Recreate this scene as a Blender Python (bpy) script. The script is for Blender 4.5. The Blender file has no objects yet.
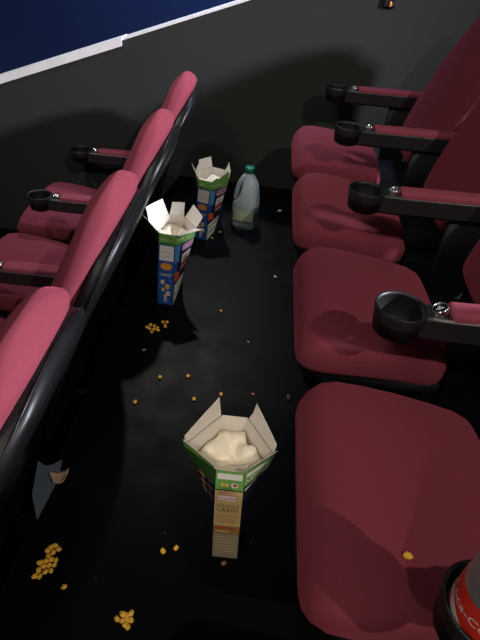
import bpy, bmesh, math, random
from mathutils import Vector, Matrix, noise
random.seed(7)
PI = math.pi
SC = bpy.context.scene
COL = SC.collection

# ------------------------------------------------------------------ materials
def srgb(r, g, b):
    def f(c):
        c /= 255.0
        return c / 12.92 if c <= .04045 else ((c + .055) / 1.055) ** 2.4
    return (f(r), f(g), f(b), 1)

def mat(name, col, rough=.6, metal=0, spec=.5, var=.15, scale=40, bump=0, bscale=200, sheen=0, coat=0, trans=0, alpha=None):
    m = bpy.data.materials.new(name); m.use_nodes = True
    nt = m.node_tree; N = nt.nodes; L = nt.links
    b = N['Principled BSDF']
    tc = N.new('ShaderNodeTexCoord')
    nz = N.new('ShaderNodeTexNoise'); nz.inputs['Scale'].default_value = scale; nz.inputs['Detail'].default_value = 4
    L.new(tc.outputs['Object'], nz.inputs['Vector'])
    mx = N.new('ShaderNodeMix'); mx.data_type = 'RGBA'
    mx.inputs['A'].default_value = tuple(c * (1 - var) for c in col[:3]) + (1,)
    mx.inputs['B'].default_value = tuple(min(1, c * (1 + var)) for c in col[:3]) + (1,)
    L.new(nz.outputs['Fac'], mx.inputs['Factor'])
    L.new(mx.outputs['Result'], b.inputs['Base Color'])
    b.inputs['Roughness'].default_value = rough
    b.inputs['Metallic'].default_value = metal
    b.inputs['Specular IOR Level'].default_value = spec
    if sheen:
        b.inputs['Sheen Weight'].default_value = sheen
        b.inputs['Sheen Tint'].default_value = tuple(min(1, c * 2.2) for c in col[:3]) + (1,)
    if coat: b.inputs['Coat Weight'].default_value = coat
    if trans: b.inputs['Transmission Weight'].default_value = trans
    if bump:
        n2 = N.new('ShaderNodeTexNoise'); n2.inputs['Scale'].default_value = bscale; n2.inputs['Detail'].default_value = 3
        L.new(tc.outputs['Object'], n2.inputs['Vector'])
        bp = N.new('ShaderNodeBump'); bp.inputs['Strength'].default_value = bump; bp.inputs['Distance'].default_value = .002
        L.new(n2.outputs['Fac'], bp.inputs['Height']); L.new(bp.outputs['Normal'], b.inputs['Normal'])
    return m

M = {}
M['fabric'] = mat('crimson_seat_fabric', srgb(116, 50, 61), .95, spec=.15, var=.16, scale=260, bump=.35, bscale=600, sheen=.45)
M['fabric_pad'] = mat('crimson_arm_fabric', srgb(140, 66, 80), .9, spec=.15, var=.12, scale=260, bump=.3, bscale=600, sheen=.2)
M['shell'] = mat('black_gloss_shell', srgb(14, 14, 15), .4, spec=.3, var=.3, scale=30, bump=.06, bscale=120)
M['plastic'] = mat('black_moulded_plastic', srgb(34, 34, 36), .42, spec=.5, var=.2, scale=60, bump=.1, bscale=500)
M['plastic_shaded'] = mat('shaded_cup_inside', srgb(14, 14, 15), .5, spec=.3, var=.2)  # darker copy of the cup plastic: shade of the recess put into its colour
M['pan'] = mat('black_seat_pan', srgb(13, 12, 13), .6, spec=.3)
M['patch_grey'] = mat('flat_grey', srgb(84, 94, 104), .5, spec=.4, var=.15)
M['chrome'] = mat('chrome', srgb(225, 225, 225), .22, metal=1, var=.05)
M['badge_black'] = mat('badge_black', srgb(10, 10, 10), .35)
M['badge_white'] = mat('badge_white', srgb(235, 235, 235), .5, var=.02)
M['wall'] = mat('dark_grey_wall_paint', srgb(45, 47, 44), .85, spec=.2, var=.08, scale=3, bump=.1, bscale=90)
M['blue_wall'] = mat('blue_far_wall', srgb(52, 66, 106), .9, spec=.1, var=.06, scale=1.2)
M['alu'] = mat('brushed_aluminium', srgb(238, 234, 232), .4, metal=.1, var=.12, scale=14)
M['white_card'] = mat('white_card', srgb(226, 220, 208), .75, spec=.2, var=.05, scale=30)
M['bag'] = mat('cream_liner_bag', srgb(232, 222, 200), .45, spec=.4, var=.08, scale=60, bump=.5, bscale=60)
M['p_green'] = mat('print_green', srgb(112, 166, 84), .5, var=.06)
M['p_dgreen'] = mat('print_dark_and_shaded_green', srgb(38, 78, 34), .5, var=.06)
M['p_blue'] = mat('print_blue', srgb(38, 82, 160), .45, var=.1, scale=20)
M['p_navy'] = mat('print_navy', srgb(22, 26, 58), .45, var=.2, scale=20)
M['p_lblue'] = mat('print_light_blue', srgb(84, 150, 205), .45, var=.1)
M['p_orange'] = mat('print_orange', srgb(226, 136, 40), .5, var=.1)
M['p_yellow'] = mat('print_yellow', srgb(232, 206, 110), .5, var=.08)
M['p_white'] = mat('print_white', srgb(232, 230, 222), .5, var=.03)
M['p_red'] = mat('print_red', srgb(190, 62, 50), .5, var=.1)
M['p_pink'] = mat('print_pink', srgb(206, 160, 188), .5, var=.1)
M['p_tan'] = mat('print_tan', srgb(206, 176, 120), .6, var=.1, scale=30)
M['p_tan2'] = mat('print_brown_tan', srgb(158, 112, 70), .6, var=.15, scale=30)
M['p_taupe'] = mat('print_taupe', srgb(150, 140, 118), .6, var=.1, scale=30)
M['p_brown'] = mat('print_brown', srgb(84, 58, 36), .6, var=.1)
M['corn'] = mat('golden_cereal', srgb(240, 178, 62), .55, var=.3, scale=120, bump=.3, bscale=300)
M['corn_brown'] = mat('brown_cereal', srgb(150, 104, 66), .6, var=.3, scale=120)
M['paper'] = mat('white_paper', srgb(200, 196, 188), .8, var=.1)
M['tan_paper'] = mat('tan_paper', srgb(190, 160, 130), .8, var=.15, scale=60)
M['foil'] = mat('silver_foil', srgb(230, 230, 235), .25, metal=1, var=.1)
M['cap_green'] = mat('green_cap_plastic', srgb(22, 110, 92), .4, var=.05)
M['label_pale'] = mat('milk_label', srgb(176, 192, 158), .6, var=.08)
M['label_green'] = mat('milk_label_green', srgb(92, 118, 88), .6, var=.1)
M['cola_red'] = mat('cola_label_red', srgb(226, 56, 42), .4, var=.04)
M['amber'] = mat('orange_spot', srgb(230, 140, 30), .5, var=.1)

# milk bottle: cloudy thin plastic
mm = mat('cloudy_white_plastic', srgb(196, 212, 216), .38, spec=.4, var=.05, scale=25)
b_ = mm.node_tree.nodes['Principled BSDF']; b_.inputs['Transmission Weight'].default_value = .4
b_.inputs['Subsurface Weight'].default_value = .15; b_.inputs['Subsurface Radius'].default_value = (.02, .02, .02)
M['milk'] = mm
# clear bottle
mm = bpy.data.materials.new('clear_bottle_plastic'); mm.use_nodes = True
b_ = mm.node_tree.nodes['Principled BSDF']
n_ = mm.node_tree.nodes.new('ShaderNodeTexNoise'); n_.inputs['Scale'].default_value = 30
r_ = mm.node_tree.nodes.new('ShaderNodeMapRange'); r_.inputs['To Min'].default_value = .08; r_.inputs['To Max'].default_value = .3
mm.node_tree.links.new(n_.outputs['Fac'], r_.inputs['Value']); mm.node_tree.links.new(r_.outputs['Result'], b_.inputs['Roughness'])
b_.inputs['Base Color'].default_value = (.8, .78, .77, 1); b_.inputs['Transmission Weight'].default_value = .86; b_.inputs['IOR'].default_value = 1.3
M['clear'] = mm

# floor: black worn vinyl carpet with scuffs and dust
def floor_mat():
    m = mat('black_worn_floor', srgb(7, 7, 7), .55, spec=.12, var=.35, scale=5, bump=.12, bscale=160)
    nt = m.node_tree; N = nt.nodes; L = nt.links; b = N['Principled BSDF']
    tc = [n for n in N if n.type == 'TEX_COORD'][0]
    src = b.inputs['Base Color'].links[0].from_socket
    vo = N.new('ShaderNodeTexVoronoi'); vo.inputs['Scale'].default_value = 14; L.new(tc.outputs['Object'], vo.inputs['Vector'])
    rp = N.new('ShaderNodeValToRGB'); rp.color_ramp.elements[0].position = .0; rp.color_ramp.elements[0].color = (.12, .12, .11, 1)
    rp.color_ramp.elements[1].position = .035; rp.color_ramp.elements[1].color = (0, 0, 0, 1)
    L.new(vo.outputs['Distance'], rp.inputs['Fac'])
    ad = N.new('ShaderNodeMix'); ad.data_type = 'RGBA'; ad.blend_type = 'ADD'; ad.inputs['Factor'].default_value = 1
    L.new(src, ad.inputs['A']); L.new(rp.outputs['Color'], ad.inputs['B']); L.new(ad.outputs['Result'], b.inputs['Base Color'])
    n3 = N.new('ShaderNodeTexNoise'); n3.inputs['Scale'].default_value = 9; L.new(tc.outputs['Object'], n3.inputs['Vector'])
    mr = N.new('ShaderNodeMapRange'); mr.inputs['To Min'].default_value = .32; mr.inputs['To Max'].default_value = .6
    L.new(n3.outputs['Fac'], mr.inputs['Value']); L.new(mr.outputs['Result'], b.inputs['Roughness'])
    return m
M['floor'] = floor_mat()

# ------------------------------------------------------------------ helpers
def link(o, parent=None):
    COL.objects.link(o)
    if parent is not None: o.parent = parent
    return o

def obj(name, bm, mats, parent=None, loc=None, smooth=True, bevel=0, sub=0):
    bmesh.ops.recalc_face_normals(bm, faces=bm.faces)
    me = bpy.data.meshes.new(name); bm.to_mesh(me); bm.free()
    if not isinstance(mats, (list, tuple)): mats = [mats]
    for m in mats: me.materials.append(M[m] if isinstance(m, str) else m)
    if smooth:
        for p in me.polygons: p.use_smooth = True
    o = bpy.data.objects.new(name, me); link(o, parent)
    if loc is not None: o.location = loc
    if bevel:
        md = o.modifiers.new('b', 'BEVEL'); md.width = bevel; md.segments = 3; md.limit_method = 'ANGLE'; md.angle_limit = math.radians(35)
        md.harden_normals = False
    if sub:
        md = o.modifiers.new('s', 'SUBSURF'); md.levels = sub; md.render_levels = sub
    return o

def thing(name, label, cat, loc=(0, 0, 0), rz=0, group=None):
    o = bpy.data.objects.new(name, None); o.empty_display_size = .05; link(o)
    o.location = loc; o.rotation_euler = (0, 0, rz)
    o['label'] = label; o['category'] = cat
    if group: o['group'] = group
    return o

def tag(o, label, cat, group=None):
    o['label'] = label; o['category'] = cat
    if group: o['group'] = group
    return o

def struct(o):
    o['kind'] = 'structure'; return o

def box_bm(x0, x1, y0, y1, z0, z1, bm=None):
    bm = bm or bmesh.new()
    v = [bm.verts.new((x, y, z)) for z in (z0, z1) for y in (y0, y1) for x in (x0, x1)]
    for f in ((0, 1, 3, 2), (4, 6, 7, 5), (0, 4, 5, 1), (2, 3, 7, 6), (0, 2, 6, 4), (1, 5, 7, 3)):
        bm.faces.new([v[i] for i in f])
    return bm

def loft(rings, bm=None, cap=True, closed=True):
    bm = bm or bmesh.new()
    R = [[bm.verts.new(p) for p in r] for r in rings]
    n = len(R[0])
    for a, b in zip(R, R[1:]):
        for i in range(n if closed else n - 1):
            j = (i + 1) % n
            bm.faces.new((a[i], a[j], b[j], b[i]))
    if cap:
        bm.faces.new(R[0][::-1]); bm.faces.new(R[-1])
    return bm

def superring(c, ax, ay, hw, ht, p=4, n=40):
    """ring of a superellipse round point c; ax, ay unit axes, hw, ht half sizes"""
    out = []
    for k in range(n):
        t = 2 * PI * k / n
        cs, sn = math.cos(t), math.sin(t)
        a = math.copysign(abs(cs) ** (2 / p), cs) * hw
        b = math.copysign(abs(sn) ** (2 / p), sn) * ht
        out.append(Vector(c) + ax * a + ay * b)
    return out

def lathe(prof, n=32, bm=None, c=(0, 0), capb=True, capt=True):
    bm = bm or bmesh.new()
    R = [[bm.verts.new((c[0] + r * math.cos(2 * PI * k / n), c[1] + r * math.sin(2 * PI * k / n), z)) for k in range(n)] for r, z in prof]
    for a, b in zip(R, R[1:]):
        for i in range(n):
            j = (i + 1) % n
            bm.faces.new((a[i], a[j], b[j], b[i]))
    if capb: bm.faces.new(R[0][::-1])
    if capt: bm.faces.new(R[-1])
    return bm

def tube(pts, rad, n=10, bm=None):
    bm = bm or bmesh.new(); pts = [Vector(p) for p in pts]; rings = []
    for i, p in enumerate(pts):
        d = (pts[min(i + 1, len(pts) - 1)] - pts[max(i - 1, 0)]).normalized()
        up = Vector((0, 1, 0)) if abs(d.y) < .9 else Vector((1, 0, 0))
        a = d.cross(up).normalized(); b = d.cross(a)
        r = rad[i] if isinstance(rad, (list, tuple)) else rad
        rings.append([p + (a * math.cos(2 * PI * k / n) + b * math.sin(2 * PI * k / n)) * r for k in range(n)])
    return loft(rings, bm)

def interp(tab, x):
    for (a, va), (b, vb) in zip(tab, tab[1:]):
        if x <= b:
            t = max(0, (x - a) / (b - a)); t = t * t * (3 - 2 * t) if False else t
            return va + (vb - va) * t
    return tab[-1][1]

def text_shape(s):
    """triangulated outline of a word, scaled to unit width; returns verts, faces, height"""
    cu = bpy.data.curves.new('w', 'FONT'); cu.body = s; cu.resolution_u = 3
    o = bpy.data.objects.new('w', cu); COL.objects.link(o)
    dg = bpy.context.evaluated_depsgraph_get(); ev = o.evaluated_get(dg); me = ev.to_mesh()
    vs = [v.co.copy() for v in me.vertices]; fs = [tuple(p.vertices) for p in me.polygons]
    ev.to_mesh_clear(); bpy.data.objects.remove(o); bpy.data.curves.remove(cu)
    x0 = min(v.x for v in vs); x1 = max(v.x for v in vs); y0 = min(v.y for v in vs); y1 = max(v.y for v in vs)
    w = x1 - x0
    return [((v.x - x0) / w, (v.y - y0) / w) for v in vs], fs, (y1 - y0) / w

# ------------------------------------------------------------------ camera (calibrated on the seat row)
CAM_H = 1.18
A = ((0.9923072367307963, 0.07380145713153788, 0.09939664409301258),
     (-0.12377209071731879, 0.6083522671256973, 0.7839566242098398),
     (-0.00261103258406261, -0.7902283619361468, 0.612806917797571))
cam = bpy.data.cameras.new('camera'); cam.sensor_fit = 'VERTICAL'; cam.sensor_height = 24; cam.lens = 24 * 520 / 640
cam.clip_start = .02
co = bpy.data.objects.new('camera', cam); link(co)
mw = Matrix(((A[0][0], A[1][0], A[2][0], 0), (A[0][1], A[1][1], A[2][1], 0), (A[0][2], A[1][2], A[2][2], CAM_H), (0, 0, 0, 1)))
co.matrix_world = mw
SC.camera = co

def ray(u, v):
    d = Vector((u - 240, -(v - 320), -520)); return mw.to_3x3() @ d
def on_z(u, v, z=0):
    d = ray(u, v); t = (z - CAM_H) / d.z; return Vector((d.x * t, d.y * t, z))
def on_y(u, v, y):
    d = ray(u, v); t = y / d.y; return Vector((d.x * t, y, CAM_H + d.z * t))

# ------------------------------------------------------------------ setting
DROP = .48           # the row in front stands this much lower
WALL_Y = 2.76
EDGE_X = -.43
# upper terrace floor
struct(obj('floor', box_bm(EDGE_X, 1.25, -1.2, WALL_Y, -.04, 0), 'floor', smooth=False))
struct(obj('wall_riser', box_bm(EDGE_X + .01, EDGE_X + .05, -1.2, WALL_Y, -DROP, -.04), 'floor', smooth=False))
struct(obj('floor_lower', box_bm(-1.9, EDGE_X + .05, -1.2, WALL_Y, -DROP - .04, -DROP), 'floor', smooth=False))
struct(obj('floor_upper', box_bm(1.13, 2.2, -1.2, WALL_Y, 0, .48), 'floor', smooth=False))
bm = bmesh.new()
pl = [on_z(u, v, .003) for u, v in ((38, 461), (46, 466), (54, 464), (62, 460), (59, 478), (37, 520), (32, 495))]
loft([[Vector((p.x, p.y, z)) for p in pl] for z in (.0005, .004)], bm)
struct(obj('floor_edge_patch', bm, 'patch_grey', smooth=False))  # flat grey patch laid over the floor edge
# side wall with sloping top
def wall_top(x): return .40 + (x + 1.36) * (.47 / 1.21)
bm = bmesh.new()
X0, X1 = -2.4, 2.2
front = [(X0, -1.2), (X1, -1.2), (X1, wall_top(X1)), (X0, wall_top(X0))]
loft([[Vector((x, WALL_Y, z)) for x, z in front], [Vector((x, WALL_Y + .09, z)) for x, z in front]], bm)
struct(obj('wall_far', bm, 'wall', smooth=False))
def trim(name, x0, x1, lip, over, thick):
    bm = bmesh.new(); rings = []
    for x in (x0, x1):
        z = wall_top(x)
        y0 = WALL_Y - over; y1 = WALL_Y + .10
        rings.append([Vector((x, y, zz)) for y, zz in ((y0, z - lip), (y0, z + thick), (y1, z + thick), (y1, z - .02), (WALL_Y + .092, z - .02), (WALL_Y + .092, z + .001), (WALL_Y - .001, z + .001), (WALL_Y - .001, z - lip))])
    loft(rings, bm)
    return struct(obj(name, bm, 'alu', smooth=False))
XB = on_y(122, 42, WALL_Y).x
trim('trim_1', X0, XB, .026, .010, .010)
trim('trim_2', XB, X1, .003, .003, .006)
# blue-lit passage beyond the wall
struct(obj('wall_passage', box_bm(-4.5, 3.5, 4.5, 4.6, -2.5, 2.6), 'blue_wall', smooth=False))
struct(obj('floor_passage', box_bm(-4.5, 3.5, WALL_Y + .09, 4.5, -2.6, -2.5), 'blue_wall', smooth=False))

# ------------------------------------------------------------------ theatre seat (local: origin on floor, faces -x; x measured from .45 of the upper row)
OX = .45
SP = .58
def cushion_bm():
    rings = []
    x0 = .146 - OX; LN = .380
    st = [0, .006, .02, .045, .08, .13, .2, .28, .33, .355, .369, .377, .38]
    for s in st:
        x = x0 + s
        # plan half width: rounded front and rear corners
        e = min(s / .085, 1); r = min((LN - s) / .05, 1)
        hw = .250 - .035 * (s / LN) ** 2 - .06 * (1 - math.sqrt(max(0, 1 - (1 - e) ** 2))) - .05 * (1 - math.sqrt(max(0, 1 - (1 - r) ** 2)))
        ht = .062 * (math.sqrt(max(.02, 1 - (1 - min(s / .06, 1)) ** 2))) * (math.sqrt(max(.03, 1 - (1 - min((LN - s) / .04, 1)) ** 2)))
        zc = .372 + .012 * math.sin(min(1, s / LN) * PI) - .03 * (s / LN) - .02 * (1 - min(s / .08, 1)) ** 2
        rings.append([Vector((x, 0, zc)) + (p) for p in superring((0, 0, 0), Vector((0, 1, 0)), Vector((0, 0, 1)), hw, ht, p=3.6, n=48)])
    bm = loft(rings)
    for v in bm.verts:    # slight crown
        if v.co.z > .377:
            v.co.z += .012 * (1 - (v.co.y / .26) ** 2)
    return bm
def pan_bm():
    rings = []
    x0 = .15 - OX
    for s, k in ((0, .7), (.02, .92), (.06, 1), (.3, 1), (.36, .95), (.38, .7)):
        rings.append(superring((x0 + s, 0, .322 - .02 * s / .38), Vector((0, 1, 0)), Vector((0, 0, 1)), .225 * k, .035 * k, p=3.5, n=32))
    return loft(rings)
# backrest profile: height -> front x ; rear x
FR = [(.40, .585), (.50, .600), (.57, .620), (.75, .690), (.90, .762), (1.00, .806), (1.06, .830), (1.10, .855)]
RE = [(.40, .690), (.50, .715), (.75, .790), (.90, .848), (1.00, .892), (1.06, .912), (1.10, .890)]
SF = [(.28, .690), (.50, .725), (.75, .795), (.90, .850), (1.00, .880), (1.05, .905)]
SR = [(.28, .735), (.50, .775), (.60, .810), (.75, .862), (.85, .908), (.95, .955), (1.02, .978), (1.05, .972)]
FR, RE, SF, SR = [[(z, x + d) for z, x in tab] for tab, d in ((FR, .032), (RE, .045), (SF, .02), (SR, .002))]
def arch(z, z0, zt, w, e=2.3):
    k = min(1, max(0, (z - z0) / (zt - z0)))
    return w * max(.0, 1 - k ** e) ** (1 / e)
def backrest_bm():
    rings = []
    zs = [.395, .40, .415, .44, .50, .57, .66, .75, .82, .87, .91, .945, .975, 1.0, 1.02, 1.04, 1.056, 1.07, 1.08, 1.088, 1.094, 1.0975]
    for z in zs:
        f = interp(FR, z); r = interp(RE, z); cx = (f + r) / 2; ht = (r - f) / 2
        hw = min(.268, .238 + max(0, z - .52) * .15) if z < .8 else arch(z, .80, 1.098, .268)
        if z < .44: ht *= math.sqrt(max(.05, 1 - ((.44 - z) / .047) ** 2))
        if z > 1.05: ht *= math.sqrt(max(.05, 1 - ((z - 1.05) / .048) ** 2))
        rings.append(superring((cx - OX, 0, z), Vector((0, 1, 0)), Vector((1, 0, 0)), hw, ht, p=2.9, n=56))
    return loft(rings)
def shell_bm():
    rings = []
    zs = [.28, .285, .31, .40, .50, .60, .70, .78, .83, .87, .90, .93, .96, .98, 1.0, 1.015, 1.027, 1.036, 1.041]
    for z in zs:
        f = interp(SF, z); r = interp(SR, z); cx = (f + r) / 2; ht = (r - f) / 2
        hw = .282 if z < .74 else arch(z, .74, 1.042, .282, 2.4)
        if z > 1.0: ht *= math.sqrt(max(.1, 1 - ((z - 1.0) / .043) ** 2))
        if z < .31: ht *= math.sqrt(max(.05, 1 - ((.31 - z) / .031) ** 2)); hw -= .02 * (.31 - z) / .03
        rings.append(superring((cx - OX, 0, z), Vector((0, 1, 0)), Vector((1, 0, 0)), hw, ht, p=3.4, n=52))
    return loft(rings)
def rim_bm():
    # thin raised lip that follows the shell's outer edge
    zs = [.32, .45, .6, .72, .80, .86, .91, .95, .98, 1.005, 1.022, 1.034]
    side = [((interp(SF, z) + interp(SR, z)) / 2 + .012 - OX, (.282 if z < .74 else arch(z, .74, 1.042, .282, 2.4)) + .0005, z) for z in zs]
    pts = side + [(side[-1][0], 0, 1.0415)] + [(x, -y, z) for x, y, z in reversed(side)]
    return tube(pts, .0025, 8)

def make_seat():
    t = thing('theatre_seat', '', 'seat', group='crimson cinema seats')
    obj('seat_cushion', cushion_bm(), 'fabric', t)
    obj('seat_pan', pan_bm(), 'pan', t)
    obj('backrest', backrest_bm(), 'fabric', t)
    sh = obj('back_shell', shell_bm(), 'shell', t)
    obj('shell_rim', rim_bm(), 'shell', sh)
    bm = box_bm(.48 - OX, .72 - OX, -.19, .19, .275, .318)
    obj('hinge_frame', bm, 'pan', t, smooth=False)
    return t

# ------------------------------------------------------------------ armrest with cup holder (local x measured from cup centre, origin on floor)
def make_armrest(num):
    t = thing('cupholder_armrest', '', 'armrest', group='armrests with cup holders')
    R = .054
    bm = bmesh.new()
    # body: long tapering bar behind the cup
    rings = []
    for x, hw, z0, z1 in ((.040, .026, .530, .588), (.06, .029, .530, .590), (.10, .030, .530, .590), (.30, .030, .534, .596), (.425, .027, .538, .600), (.441, .022, .543, .595)):
        rings.append([Vector((x, y, z)) for y, z in ((-hw, z0 + .008), (-hw + .008, z0), (hw - .008, z0), (hw, z0 + .008), (hw, z1 - .006), (hw - .006, z1), (-hw + .006, z1), (-hw, z1 - .006))])
    loft(rings, bm)
    obj('arm_body', bm, 'plastic', t, smooth=False, bevel=.002)
    # pad
    rings = []
    for x, k in ((.096, .80), (.098, .93), (.104, 1), (.20, 1.0), (.39, .96), (.425, .9), (.433, .72)):
        rings.append(superring((x, 0, .588 + .012 * max(0, x - .1) / .35), Vector((0, 1, 0)), Vector((0, 0, 1)), .0275 * k, .017 * k, p=3.6, n=28))
    obj('arm_pad', loft(rings), 'fabric_pad', t)
    # cup
    prof = [(.016, .528), (R - .014, .528), (R - .008, .533), (R - .003, .57), (R, .592), (R, .596), (R - .002, .598), (R - .005, .596), (R - .006, .590), (R - .012, .538), (R - .016, .534), (.016, .534)]
    bm = lathe(prof + [prof[0]], 40, capb=False, capt=False)
    bmesh.ops.remove_doubles(bm, verts=bm.verts, dist=1e-5)
    for v in bm.verts: v.co.z -= .006 * max(0, min(1, (v.co.z - .53) / .05))
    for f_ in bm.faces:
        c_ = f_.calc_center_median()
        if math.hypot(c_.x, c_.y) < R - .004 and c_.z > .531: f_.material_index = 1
    cp = obj('cup_holder', bm, ['plastic', 'plastic_shaded'], t)
    obj('cup_rim', lathe([(R - .0045, .5908), (R - .002, .5935), (R + .0006, .5908), (R - .002, .5895), (R - .0045, .5908)], 40, capb=False, capt=False), 'plastic', cp)
    # seat number badge
    bx = .0745
    bd = obj('number_badge', lathe([(.0145, -.006), (.0145, 0), (.001, .0003)], 28), 'badge_black', t, loc=(bx, 0, .5985))
    bd.rotation_euler = (0, math.radians(-28), 0)
    obj('badge_ring', lathe([(.0136, -.006), (.0140, .002), (.0160, .0025), (.0172, .001), (.0172, -.010)], 28, capb=False, capt=False), 'chrome', bd)
    vs, fs, h = text_shape(num)
    bm = bmesh.new(); W = .0115
    # the number reads for a person standing in front of the seat
    V = [bm.verts.new(((y - h / 2) * W, -(x - .5) * W, .0009)) for x, y in vs]
    for f in fs: bm.faces.new([V[i] for i in f])
    obj('seat_number', bm, 'badge_white', bd, smooth=False)
    # stanchion to the floor
    bm = bmesh.new(); rings = []
    for z, xc, hw in ((.535, .33, .07), (.40, .33, .07), (.20, .33, .05), (.02, .33, .055)):
        rings.append(superring((xc, 0, z), Vector((1, 0, 0)), Vector((0, 1, 0)), hw, .014, p=5, n=24))
    st = obj('stanchion', loft(rings), 'pan', t)
    obj('foot_plate', box_bm(.24, .42, -.035, .035, 0, .022), 'pan', st, smooth=False, bevel=.004)
    return t

def copy_tree(o, parent=None):
    c = o.copy(); COL.objects.link(c)
    if parent is not None: c.parent = parent
    for ch in list(o.children): copy_tree(ch, c)
    return c

ROW2X = -1.27
ROW2Y = .04
SEAT_DY = .033
ARM_DY = .030
seats = [
    (0, 0.00, 'crimson seat in the right row nearest the camera, front cushion edge only, in shadow'),
    (0, 0.58, 'large crimson seat in the right row with one golden cereal piece on its cushion'),
    (0, 1.16, 'crimson right-row seat just beyond the one with the cereal piece, holder shadow on its cushion'),
    (0, 1.74, 'crimson right-row seat second from the wall, beside the milk bottle across the aisle'),
    (0, 2.32, 'crimson right-row seat next to the dark far wall'),
    (1, 0.04, 'pink-lit left-row seat at the lower left corner, black shell nearest the camera'),
    (1, 0.62, 'pink-lit left-row seat whose black shell fills the left edge beside the cereal clump'),
    (1, 1.20, 'pink-lit left-row seat directly left of the middle cereal carton'),
    (1, 1.78, 'pink-lit left-row seat second from the far wall'),
    (1, 2.36, 'pink-lit left-row seat farthest away against the grey wall'),
]
proto = make_seat(); first = True
for row, y, lab in seats:
    s = proto if first else copy_tree(proto); first = False
    s.location = (OX + ROW2X * row, y + SEAT_DY * row, -DROP * row); s['label'] = lab
arms = [
    (0, .29, '3', 'black right-row armrest holding the cola bottle'),
    (0, .87, '4', 'black right-row armrest with large empty cup holder, nearest empty one to the camera'),
    (0, 1.45, '5', 'black right-row armrest with empty cup holder, second empty one from the camera'),
    (0, 2.03, '6', 'black right-row armrest with empty cup holder, third empty one from the camera'),
    (0, 2.61, '7', 'dim right-row end armrest with cup holder against the far wall'),
    (1, .33, '3', 'left-row armrest beside the black shell at the lower left'),
    (1, .91, '4', 'left-row armrest hidden mostly behind the nearest pink backrest, beside the grey floor-edge patch'),
    (1, 1.49, '5', 'left-row armrest with pink pad at the left picture edge, its cup holder out of frame'),
    (1, 2.07, '6', 'left-row armrest whose cup holder is second from the far wall'),
    (1, 2.65, '7', 'left-row end armrest with cup holder against the far wall'),
]
for row, y, num, lab in arms:
    a = make_armrest(num)
    a.location = (.324 + ROW2X * row, y + ARM_DY * row, -DROP * row); a['label'] = lab

# ------------------------------------------------------------------ cereal cartons
def bil(q, u, v):
    bl, br, tr, tl = q
    return bl * (1 - u) * (1 - v) + br * u * (1 - v) + tr * u * v + tl * (1 - u) * v
class Print:
    """printed artwork laid on one panel"""
    def __init__(s, quad):
        s.q = quad; s.bm = bmesh.new(); s.mats = []
        s.n = (quad[1] - quad[0]).cross(quad[3] - quad[0]).normalized()
    def mi(s, m):
        if m not in s.mats: s.mats.append(m)
        return s.mats.index(m)
    def at(s, u, v, layer): return bil(s.q, u, v) + s.n * (.0005 + .0004 * layer)
    def poly(s, pts, m, layer=0):
        # fan of small cells so the ink follows the twisted card
        i = s.mi(m); n = 8; R = 6; out = []
        for (a, b), (c, d) in zip(pts, pts[1:] + pts[:1]):
            k = n if len(pts) < 8 else 1
            out += [(a + (c - a) * j / k, b + (d - b) * j / k) for j in range(k)]
        cu = sum(p[0] for p in out) / len(out); cv = sum(p[1] for p in out) / len(out)
        rows = [[s.bm.verts.new(s.at(cu + (u - cu) * r / R, cv + (v - cv) * r / R, layer)) for u, v in out] for r in range(1, R + 1)]
        c0 = s.bm.verts.new(s.at(cu, cv, layer)); N = len(out)
        for j in range(N):
            q = (j + 1) % N
            s.bm.faces.new((c0, rows[0][j], rows[0][q])).material_index = i
            for a, b in zip(rows, rows[1:]): s.bm.faces.new((a[j], b[j], b[q], a[q])).material_index = i
    def rect(s, u0, v0, u1, v1, m, layer=0): s.poly([(u0, v0), (u1, v0), (u1, v1), (u0, v1)], m, layer)
    def disc(s, u, v, ru, rv, m, layer=0, n=18): s.poly([(u + ru * math.cos(2 * PI * k / n), v + rv * math.sin(2 * PI * k / n)) for k in range(n)], m, layer)
    def burst(s, u, v, ru, rv, m, layer=0, n=18):
        s.poly([(u + ru * math.cos(2 * PI * k / n) * (1 if k % 2 else .8), v + rv * math.sin(2 * PI * k / n) * (1 if k % 2 else .8)) for k in range(n)], m, layer)
    def word(s, txt, u, v, w, hscale, m, layer=1):
        vs, fs, h = text_shape(txt); i = s.mi(m)
        V = [s.bm.verts.new(s.at(u + x * w, v + y * w * hscale, layer)) for x, y in vs]
        for f in fs:
            try: s.bm.faces.new([V[k] for k in f]).material_index = i
            except ValueError: pass
    def done(s, name, parent):
        me = bpy.data.meshes.new(name); s.bm.to_mesh(me); s.bm.free()
        for m in s.mats: me.materials.append(M[m])
        o = bpy.data.objects.new(name, me); return link(o, parent)

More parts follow.
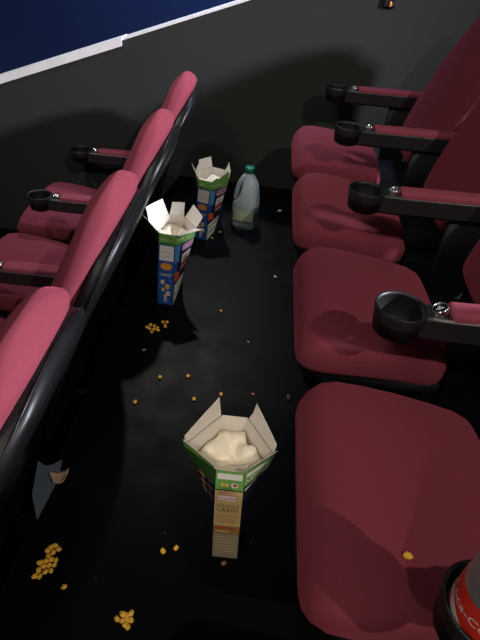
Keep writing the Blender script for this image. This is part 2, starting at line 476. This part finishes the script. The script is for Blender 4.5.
def carton(style, label, loc, rz, h=.29, mid=.09, flaps=None, w=.029, lean=(0, 0), midl=None, my=0):
    midl = midl or mid
    t = thing('cereal_carton', label, 'box', loc, rz, 'opened cereal cartons on the aisle floor')
    L = .095
    def ring(k, z, inset=0):
        # k 0 bottom .. 1 top ; six corners: front-left, front-right, mid-right, back-right, back-left, mid-left
        m = w + (mid - w) * k; ml = w + (midl - w) * k; yc = my * k
        d = L + (math.sqrt(L * L - (mid - w) ** 2) - L) * k
        yf = -d; sx, sy = lean[0] * k, lean[1] * k
        i = inset
        return [Vector((x + sx, y + sy, z)) for x, y in ((-w + i, yf + i), (w - i, yf + i), (m - i * 1.4, yc), (w - i, d - i), (-w + i, d - i), (-ml + i * 1.4, yc))]
    ks = [i / 12 for i in range(13)]
    def dense(r, n=6): return [r[i].lerp(r[(i + 1) % 6], j / n) for i in range(6) for j in range(n)]
    rings = [dense(ring(k, h * k)) for k in ks]
    bm = loft(rings, cap=False); bm.verts.ensure_lookup_table(); bm.faces.new(bm.verts[:36])
    obj('carton_wall', bm, {'blue': 'p_navy', 'tan': 'p_navy'}[style], t, smooth=False)
    bm = loft([dense(ring(k, h * k + (.001 if k < 1 else 0), .0012)) for k in ks], cap=False)
    bmesh.ops.reverse_faces(bm, faces=bm.faces)
    obj('inner_lining', bm, 'white_card', t, smooth=False)
    def quad(a, b, k0, k1):
        r0 = ring(k0, h * k0); r1 = ring(k1, h * k1)
        return (r0[a], r0[b], r1[b], r1[a])
    # --- artwork: front narrow side
    p = Print(quad(0, 1, 0, 1))
    if style == 'blue':
        p.rect(0, 0, 1, .86, 'p_blue'); p.rect(0, .86, 1, 1, 'p_green')
        p.rect(.05, .87, .95, .885, 'p_dgreen', 1)
        p.word('Nestle', .12, .915, .38, .22, 'p_white', 1); p.disc(.74, .93, .12, .026, 'p_dgreen', 1); p.disc(.74, .93, .06, .013, 'p_yellow', 2)
        p.rect(.06, .64, .94, .845, 'p_white', 1); p.rect(.12, .70, .88, .704, 'p_taupe', 2); p.rect(.12, .76, .88, .764, 'p_taupe', 2)
        p.burst(.5, .56, .42, .058, 'p_orange', 1); p.word('COOKIE', .2, .565, .6, .26, 'p_yellow', 2); p.word('CRISP', .25, .52, .5, .26, 'p_yellow', 2)
        p.rect(.1, .445, .9, .453, 'p_yellow', 1); p.rect(.16, .425, .8, .432, 'p_white', 1)
        random.seed(3)
        for u, v, r in ((.3, .33, .15), (.62, .27, .17), (.35, .22, .13), (.68, .17, .16), (.5, .13, .12)):
            p.burst(u, v, r, r * .26, random.choice(['p_white', 'p_yellow', 'p_yellow']), 1, 10); p.disc(u + .02, v, r * .4, r * .1, 'p_orange', 2, 8)
        for u, v in ((.12, .25), (.8, .36), (.7, .40), (.88, .3), (.2, .12)): p.disc(u, v, .05, .012, 'p_lblue', 2, 8)
        p.disc(.1, .28, .05, .012, 'p_red', 2, 8)
        p.word('e', .42, .04, .2, .3, 'p_white', 2)
    else:
        p.rect(0, 0, 1, .80, 'p_tan'); p.rect(0, .80, 1, 1, 'p_green'); p.rect(0, .795, 1, .808, 'p_dgreen', 1)
        p.rect(.06, .915, .94, .975, 'p_white', 1)
        p.disc(.68, .858, .13, .026, 'p_white', 1); p.disc(.70, .862, .08, .016, 'p_red', 2); p.rect(.2, .835, .48, .875, 'p_yellow', 1); p.word('e', .27, .84, .1, .3, 'p_green', 2)
        p.word('Nestle', .08, .762, .36, .22, 'p_red', 1)
        p.rect(.10, .685, .80, .75, 'p_red', 1); p.rect(.12, .69, .78, .745, 'p_white', 2); p.word('cheerios', .16, .70, .58, .3, 'p_red', 3)
        p.word('WHOLE', .05, .61, .86, .24, 'p_brown', 1); p.word('GRAIN', .08, .56, .78, .24, 'p_brown', 1)
        for k in range(6): p.rect(.06, .525 - .018 * k, .92 - .05 * (k % 3), .531 - .018 * k, 'p_tan2', 1)
        p.rect(0, .30, 1, .40, 'p_tan2', 1); p.rect(.06, .37, .8, .385, 'p_red', 2); p.rect(.06, .33, .6, .34, 'p_yellow', 2); p.rect(0, 0, 1, .30, 'p_taupe', 1)
        for k in range(6): p.rect(.1, .26 - .035 * k, .9, .268 - .035 * k, 'p_tan', 2)
    p.done('front_artwork', t)
    # --- broad right side, front half
    for nm, a, b in (('right_artwork', 1, 2), ('right_rear_artwork', 2, 3), ('left_artwork', 5, 0), ('left_rear_artwork', 4, 5)):
        p = Print(quad(a, b, 0, 1))
        if style == 'blue':
            p.rect(0, .86, 1, 1, 'p_green'); p.rect(0, .85, 1, .865, 'p_dgreen', 1)
            p.disc(.55, .93, .09, .02, 'p_dgreen', 1); p.disc(.55, .93, .05, .011, 'p_white', 2); p.word('Nestle', .08, .915, .36, .3, 'p_white', 1)
            if nm == 'right_artwork':
                p.rect(0, .60, .30, .85, 'p_lblue', 1)
                p.rect(0, .42, .22, .62, 'p_blue', 1)
                p.poly([(.42, .74), (1, .76), (1, .85), (.42, .83)], 'p_pink', 1); p.word('Crisp', .46, .765, .5, .36, 'p_navy', 2)
                p.poly([(.46, .56), (.98, .60), (.98, .72), (.46, .68)], 'p_white', 1); p.word('3D', .54, .59, .34, .30, 'p_navy', 2)
                p.poly([(.5, .50), (.96, .53), (.96, .58), (.5, .545)], 'p_red', 1); p.poly([(.5, .46), (.96, .49), (.96, .52), (.5, .49)], 'p_pink', 1)
                for u, v in ((.1, .45), (.3, .42), (.12, .37), (.34, .36), (.2, .40)): p.disc(u, v, .16, .034, 'p_red', 1); p.disc(u - .03, v + .008, .07, .015, 'p_orange', 2)
                p.poly([(0, .0), (1, .0), (1, .33), (.0, .27)], 'p_white', 1); p.poly([(0, .0), (.10, 0), (.10, .275), (0, .27)], 'p_green', 2)
                p.poly([(.2, .20), (.9, .25), (.9, .27), (.2, .22)], 'p_green', 2); p.poly([(.2, .1), (.9, .12), (.9, .15), (.2, .13)], 'p_taupe', 2)
            if nm == 'left_artwork':
                p.rect(.1, .2, 1, .8, 'p_brown', 1)
                for k in range(10): p.disc(.25 + .3 * (k % 3), .25 + .055 * k, .1, .025, 'p_orange', 2, 8)
        else:
            p.rect(0, .84, 1, 1, 'p_green' if nm.startswith('right') else 'p_dgreen'); p.rect(0, .835, 1, .848, 'p_dgreen', 1)  # left bands in darker green: their shadow is put into the ink
            if nm == 'right_artwork':
                p.poly([(.06, .93), (.86, .935), (.86, .98), (.06, .975)], 'p_white', 1)
                p.word('NESTLE', .06, .858, .86, .33, 'p_white', 1)
                p.poly([(.05, .79), (.5, .81), (.5, .83), (.05, .815)], 'p_white', 1); p.poly([(.05, .70), (.3, .73), (.3, .755), (.05, .735)], 'p_dgreen', 1)
            if nm == 'left_artwork':
                for k in range(9): p.disc(.2 + .3 * (k % 3), .62 + .028 * k, .13, .03, ['p_brown', 'p_tan2', 'p_brown'][k % 3], 1, 8)
        p.done(nm, t)
    # --- torn flaps
    top = ring(1, h)
    for (a, b, hf, fl, skew) in flaps:
        A_, B_ = top[a], top[b]; e = (B_ - A_); out = Vector((e.y, -e.x, 0)).normalized()
        s0, s1 = .03, .97
        def pt(s, up, lift=0): return A_ + e * s + Vector((0, 0, up * math.cos(fl))) + out * (up * math.sin(fl) + lift)
        bm = bmesh.new()
        prof = [(s0, 0), (s1, 0), (s1 - .02 + skew[1], hf * .55), (s1 - .03 + skew[1], hf * skew[3]), (.5 + (skew[0] + skew[1]) / 2, hf * (skew[2] + skew[3]) / 2 * 1.02), (s0 + .02 + skew[0], hf * skew[2]), (s0 + .01 + skew[0], hf * .5)]
        vi = [bm.verts.new(pt(s, u)) for s, u in prof]; vo = [bm.verts.new(pt(s, u, .0009)) for s, u in prof]
        fi = bm.faces.new(vi); fo = bm.faces.new(vo[::-1]); fo.material_index = 1
        n = len(vi)
        for i in range(n): bm.faces.new((vi[i], vo[i], vo[(i + 1) % n], vi[(i + 1) % n]))
        obj('flap', bm, ['white_card', 'p_green'], t, smooth=False)
    # --- crumpled liner bag inside
    bm = bmesh.new(); rings = []
    random.seed(int(loc[1] * 100))
    for k, z, ins in ((.5, h * .45, .012), (.7, h * .68, .010), (.84, h * .80, .010), (.92, h * .88, .016), (.95, h * .89, .034), (.93, h * .84, .05), (.9, h * .80, .062)):
        base = ring(k, z, 0); pts = []
        n = 48
        for i in range(n):
            s = i / n * 6; a = int(s) % 6; q = base[a].lerp(base[(a + 1) % 6], s - int(s))
            c = Vector((lean[0] * k, lean[1] * k, z)); d = q - c; r = d.length
            q = c + d * (max(.15, (r - ins) / r))
            q += Vector((noise.noise(q * 45), noise.noise(q * 45 + Vector((9, 1, 4))), 1.4 * noise.noise(q * 38 + Vector((3, 7, 2))))) * .009
            pts.append(q)
        rings.append(pts)
    loft(rings, bm)
    # keep the bag off the card
    obj('liner_bag', bm, 'bag', t)
    return t

b3 = on_z(224.5, 557); b2 = on_z(165, 304); b1 = on_z(200, 239)
FB = lambda pf, rz, d=.095: Vector((pf.x - math.sin(rz) * d, pf.y + math.cos(rz) * d, 0))
rz3, rz2, rz1 = math.radians(1), math.radians(-3), math.radians(-16)
sk0 = (0, 0, 1, 1)
carton('tan', 'opened cereal carton nearest the camera, tan side reading whole grain, cream bag inside', FB(b3, rz3), rz3, h=.298, mid=.089, midl=.102, my=-.022, lean=(-.014, 0),
       flaps=[(5, 0, .030, .25, (0, 0, 1, .5)), (4, 5, .045, .15, (.0, 0, 1.2, .5)), (2, 3, .045, .15, (0, -.05, .6, 1.2)), (1, 2, .028, .3, (0, 0, .5, 1))])
carton('blue', 'blue opened cereal carton with wide white flaps, beside the pink backrests mid aisle', FB(b2, rz2), rz2, h=.285, mid=.088,
       flaps=[(5, 0, .04, .6, (.1, 0, 1, .55)), (4, 5, .06, .6, (.0, -.05, 1, .8)), (3, 4, .05, .5, (.04, -.04, 1, .9)), (2, 3, .055, .6, (0, 0, .8, 1)), (1, 2, .04, 1.2, (0, 0, .5, 1))])
carton('blue', 'blue opened cereal carton farthest away, standing beside the milk bottle', FB(b1, rz1), rz1, h=.275, mid=.080,
       flaps=[(5, 0, .045, .45, (.1, 0, 1, .8)), (4, 5, .05, .3, (.0, -.2, .9, .8)), (2, 3, .045, .2, (0.05, -.2, .6, 1)), (1, 2, .03, .1, (.3, 0, .2, 1.2))])

# ------------------------------------------------------------------ milk bottle
def milk_bottle(loc, rz):
    t = thing('milk_bottle', 'cloudy plastic milk bottle with green cap standing on the aisle floor', 'bottle', loc, rz)
    rings = []
    for z, cx, hx, hy, p in ((0, 0, .040, .040, 4), (.004, 0, .049, .047, 4), (.012, 0, .054, .052, 4.5), (.05, 0, .055, .053, 4.5), (.09, 0, .055, .053, 4.5), (.112, 0, .055, .053, 4.2),
                             (.125, .003, .051, .052, 4), (.14, .009, .044, .050, 3.4), (.17, .012, .038, .046, 3), (.195, .011, .034, .040, 2.7), (.215, .008, .028, .032, 2.4), (.232, .004, .022, .024, 2.1), (.245, .001, .018, .018, 2), (.262, 0, .017, .017, 2)):
        rings.append(superring((cx, 0, z), Vector((1, 0, 0)), Vector((0, 1, 0)), hx, hy, p, 44))
    body = obj('bottle_body', loft(rings), 'milk', t)
    hp = [(-.040, 0, .108), (-.047, 0, .13), (-.046, 0, .155), (-.041, 0, .18), (-.033, 0, .203), (-.022, 0, .222), (-.008, 0, .237)]
    obj('handle', tube(hp, [.013, .0125, .011, .0105, .0105, .011, .012], 14), 'milk', t)
    bm = lathe([(.0185, .249), (.0205, .250), (.0205, .270), (.019, .2725), (.004, .273)], 30)
    obj('cap', bm, 'cap_green', t)
    # wrap-round label
    def band(z0, z1, off, t0, t1, n=26):
        b = bmesh.new(); rr = []
        full = [superring((0, 0, z), Vector((1, 0, 0)), Vector((0, 1, 0)), .0553 + off, .0533 + off, 4.5, 176) for z in (z0, z1)]
        i0, i1 = int(t0 * 176), int(t1 * 176)
        R = [[b.verts.new(full[k][i % 176]) for i in range(i0, i1 + 1)] for k in (0, 1)]
        for i in range(len(R[0]) - 1): b.faces.new((R[0][i], R[0][i + 1], R[1][i + 1], R[1][i]))
        return b
    lb = obj('label_wrap', band(.034, .092, .0006, .45, 1.10), 'label_pale', t)
    obj('label_picture', band(.040, .086, .0012, .86, 1.02), 'label_green', lb)
    obj('label_stripe', band(.036, .046, .0012, .50, .85), 'label_green', lb)
    obj('label_block', band(.052, .086, .0012, .60, .66), 'label_green', lb)
    return t
mb = on_z(243.5, 225)
milk_bottle(mb, math.radians(-8)).scale = (1.07, 1.07, 1.07)

# ------------------------------------------------------------------ cola bottle in the near cup holder
def cola_bottle(loc):
    t = thing('cola_bottle', 'clear empty cola bottle with red label standing in the nearest cup holder', 'bottle', loc)
    prof = [(.012, 0), (.030, .002), (.037, .010), (.0395, .02), (.0405, .04), (.0412, .095), (.0412, .115), (.039, .140), (.034, .165), (.026, .190), (.0175, .210), (.0138, .222), (.0150, .224), (.0150, .227), (.0132, .229), (.0132, .242)]
    inner = [(max(.004, r - .0012), z + .0012) for r, z in reversed(prof[1:])]
    bm = lathe(prof + [(.0120, .242)] + inner[1:], 40, capb=True, capt=True)
    obj('bottle_body', bm, 'clear', t)
    bm = lathe([(.0414, .028), (.0418, .031), (.0418, .091), (.0414, .094)], 48, capb=False, capt=False)
    lb = obj('bottle_label', bm, 'cola_red', t)
    # white script wave and lettering round the label
    def on(a, z, r=.0421): return Vector((r * math.cos(a), r * math.sin(a), z))
    b = bmesh.new()
    prev = None
    for k in range(97):
        a = 2 * PI * k / 96; zc = .046 + .012 * math.sin(a * 2 + 2.6); hh = .004 + .003 * math.sin(a * 2 + 1)
        cur = (b.verts.new(on(a, zc - hh)), b.verts.new(on(a, zc + hh)))
        if prev: b.faces.new((prev[0], cur[0], cur[1], prev[1]))
        prev = cur
    obj('label_wave', b, 'p_white', lb)
    b = bmesh.new(); vs, fs, h = text_shape('Coca-Cola')
    for a0 in (2.6,):
        V = [b.verts.new(on(a0 + x * 1.9, .064 + y * .070)) for x, y in vs]
        for f in fs: b.faces.new([V[i] for i in f])
    obj('label_lettering', b, 'p_white', lb)
    return t
cola_bottle((.324, .29, .5345))

# ------------------------------------------------------------------ cereal pieces, scraps and crumbs
def puff_bm(r, seed, sq=(1, 1, .75)):
    bm = bmesh.new(); bmesh.ops.create_icosphere(bm, subdivisions=3, radius=1)
    for v in bm.verts:
        n = v.co.normalized()
        k = 1 + .28 * noise.noise(n * 1.6 + Vector((seed * 3.7, seed * 1.3, 0))) + .08 * noise.noise(n * 5 + Vector((seed, 0, 5)))
        v.co = Vector((n.x * sq[0], n.y * sq[1], n.z * sq[2])) * (r * k)
    return bm
pid = [0]
def piece(u, v, label, group, z=0, r=None, m='corn', layer=0):
    r = r or random.uniform(.0062, .0078); pid[0] += 1
    bm = puff_bm(r, pid[0], (1.1, .9, .72))
    p = on_z(u, v, z + r * .6 + layer)
    zmin = min(w.co.z for w in bm.verts)
    o = obj('cereal_piece', bm, m, None)
    o.location = (p.x, p.y, z - zmin + layer); o.rotation_euler = (0, 0, random.uniform(0, 6))
    tag(o, label, 'cereal', group); return o
random.seed(11)
def clump(pts, s, ox, oy, lab, grp, r=.0062):
    for x, y in pts: piece(ox + x / s, oy + y / s, lab, grp, r=r * random.uniform(.92, 1.08))
clump([(322, 126), (348, 155), (285, 140), (258, 168), (305, 180), (266, 212), (328, 242), (198, 262), (288, 238), (248, 250), (312, 280), (228, 292), (270, 285), (285, 328), (190, 322), (243, 336), (155, 370), (195, 374)],
      8, 15, 530, 'golden cereal piece in the long clump on the floor at lower left', 'long clump of cereal at lower left')
clump([(218, 185), (298, 178), (258, 202), (213, 247), (252, 245), (297, 240), (240, 285), (268, 310)], 9.6, 100, 595,
      'golden cereal piece in the compact clump at the bottom edge of the aisle', 'compact clump of cereal at the bottom')
clump([(130, 185), (165, 160), (158, 202), (205, 172), (178, 236), (205, 208), (240, 190), (248, 216)], 10.67, 135, 310,
      'golden cereal piece in the clump just in front of the middle carton', 'clump of cereal before the middle carton', .0066)
clump([(298, 128), (342, 128), (320, 160), (326, 182)], 10.67, 135, 310,
      'golden cereal piece in the tiny cluster right of the clump before the middle carton', 'tiny cluster before the middle carton', .0058)
singles = [
    (64, 587, 'single golden cereal piece just right of the long clump at lower left'),
    (117, 619, 'single golden cereal piece touching the left side of the bottom clump'),
    (135, 402, 'single golden cereal piece on the aisle floor nearest the left row, mid picture'),
    (160, 377, 'single golden cereal piece, left one of the two level with each other mid aisle'),
    (188, 376, 'single golden cereal piece, right one of the two level with each other mid aisle'),
    (194, 399, 'single golden cereal piece just behind the left flap of the near carton'),
    (221, 394, 'single golden cereal piece directly behind the near carton opening'),
    (163, 551, 'golden cereal piece left of the near carton, left one of a pair'),
    (176, 548, 'golden cereal piece left of the near carton, right one of a pair'),
    (221, 311, 'tiny golden cereal piece alone on the floor right of the middle carton'),
    (212, 238, 'golden cereal piece at the foot of the farthest carton'),
    (220, 232, 'pale cereal piece between the farthest carton and the milk bottle'),
]
for u, v, lab in singles: piece(u, v, lab, 'single cereal pieces on the floor', r=.0062 if v > 330 else .0052)
piece(224, 563, 'brown cereal piece under the front edge of the near carton', 'single cereal pieces on the floor', m='corn_brown', r=.006)
piece(253, 394, 'dull brown cereal piece behind the right flap of the near carton', 'single cereal pieces on the floor', m='corn_brown', r=.005)
bpy.context.view_layer.update()
seat1 = [o for o in COL.objects if o.name.startswith('theatre_seat') and abs(o.location.y - .58) < .001 and o.location.x > 0][0]
def cushion_z(u, v):
    dg = bpy.context.evaluated_depsgraph_get()
    d = ray(u, v).normalized(); hit = SC.ray_cast(dg, Vector((0, 0, CAM_H)), d); return hit[1]
hp = cushion_z(407, 557)
bm = puff_bm(.0068, 40, (1.1, .9, .72)); o = obj('cereal_piece', bm, 'corn', None); o.location = (hp.x, hp.y, hp.z + .0042)
tag(o, 'golden cereal piece lying alone on the large crimson seat cushion', 'cereal')

def scrap(u, v, size, label, cat='paper scrap', m='paper', name='paper_scrap', seed=1, flat=.35, z=0):
    bm = bmesh.new(); bmesh.ops.create_icosphere(bm, subdivisions=3, radius=1)
    for w in bm.verts:
        n = w.co.normalized(); k = 1 + .6 * noise.noise(n * 2.2 + Vector((seed * 5.1, 2, seed)))
        w.co = Vector((n.x, n.y * .7, n.z * flat)) * (size * k)
    zm = min(w.co.z for w in bm.verts); p = on_z(u, v, z)
    o = obj(name, bm, m, None, smooth=False); o.location = (p.x, p.y, z - zm); o.rotation_euler = (0, 0, seed)
    tag(o, label, cat); return o
scrap(279.5, 211.5, .011, 'small white paper scrap on the floor right of the milk bottle', seed=1)
scrap(275, 277, .007, 'tiny pale scrap on the dark floor beside the third right-row seat', seed=2)
scrap(248, 342, .004, 'tiny white crumb on the floor mid aisle', 'crumb', name='crumb', seed=3)
scrap(144, 350, .006, 'faint grey crumb on the floor left of the aisle centre', 'crumb', 'tan_paper', 'crumb', seed=4, flat=.2)
scrap(288, 398, .008, 'crumpled silver foil bit at the front corner of the large crimson seat', 'foil', 'foil', 'foil_scrap', seed=5, flat=.7)
pp = on_z(58, 480)
# curled tan paper scrap at the step edge
bm = bmesh.new(); rows = []
for i in range(7):
    rr = []
    for j in range(6):
        u = (i / 6 - .5) * .045; v = (j / 5 - .5) * .05 * (1 - .45 * i / 6)
        rr.append(bm.verts.new((u, v, .004 + .014 * (i / 6) ** 2 + .010 * (2 * j / 5 - 1) ** 2 + .003 * noise.noise(Vector((u * 90, v * 90, 1))))))
    rows.append(rr)
for a, b in zip(rows, rows[1:]):
    for j in range(5): bm.faces.new((a[j], a[j + 1], b[j + 1], b[j]))
o = obj('paper_scrap', bm, 'tan_paper', None); o.location = (max(pp.x, EDGE_X + .028), pp.y, 0); o.rotation_euler = (0, 0, -1.2)
md = o.modifiers.new('s', 'SOLIDIFY'); md.thickness = .0008
tag(o, 'curled tan paper scrap at the step edge beside the left row', 'paper scrap')
# small fixture on the wall
w0 = on_y(390, 4, WALL_Y)
f = thing('wall_fixture', 'small black fixture with an orange spot high on the far wall', 'fixture', (w0.x, WALL_Y, w0.z))
obj('housing', box_bm(-.028, .028, -.012, 0, -.012, .05), 'plastic', f, smooth=False, bevel=.004)
obj('orange_spot', puff_bm(.011, 3, (.6, .4, 1)), 'amber', f, loc=(0, -.013, .0))

# ------------------------------------------------------------------ light
def spot(name, loc, target, energy, col, size_deg, radius, blend=.5):
    l = bpy.data.lights.new(name, 'SPOT'); l.energy = energy; l.color = col; l.spot_size = math.radians(size_deg); l.spot_blend = blend; l.shadow_soft_size = radius
    o = bpy.data.objects.new(name, l); link(o); o.location = loc
    o.rotation_euler = (Vector(target) - Vector(loc)).to_track_quat('-Z', 'Y').to_euler()
    return o
def along(p, d, dist): return Vector(p) - Vector(d).normalized() * dist
spot('projection_lamp', (.9 + 1.11 * 4, 2.32 - .44 * 4, 1.08 + .57 * 4), (-1.05, 1.75, .35), 3900, (.9, .9, 1.04), 33, .22, .6)
spot('house_lamp', along((.32, .9, .55), (-.55, .75, -1), 6.0), (0, 1.2, .2), 500, (1, .9, .8), 44, .05, .8)
spot('fill_lamp', (-2.2, -1.6, 4.4), (.75, 1.7, .7), 390, (1, .92, .86), 34, .7, .9)  # added soft fill that lifts the right backrests
spot('carton_fill', (-.25, -2.4, 3.4), (.0, .75, .15), 230, (1, .9, .76), 13, .06, 1)  # added narrow fill for the carton fronts, no fitting of the aisle
spot('wall_fill', (-1.7, 1.3, 3.3), (-.85, 2.76, .66), 120, (.97, 1, .97), 44, .1, 1)  # added fill that brightens the upper left of the far wall
spot('trim_fill', (-.5, 3.7, 2.9), (-.7, 2.8, .65), 130, (1, .97, .94), 60, .05, .7)  # added spot behind the wall to whiten its metal edge
spot('left_fill', (-1.5, .9, 3.4), (-.9, 1.8, 0), 90, (.9, .92, 1), 34, .15, .7)  # added overhead fill for the cushions of the lower row
spot('passage_lamp', (.6, 3.3, 2.6), (-.4, 4.5, -.4), 290, (.42, .6, 1), 110, .3, .9)
wd = bpy.data.worlds.new('world'); SC.world = wd; wd.use_nodes = True
bg = wd.node_tree.nodes['Background']; bg.inputs['Color'].default_value = (.75, .8, .9, 1); bg.inputs['Strength'].default_value = .042
SC.view_settings.view_transform = 'Standard'
SC.view_settings.exposure = 0
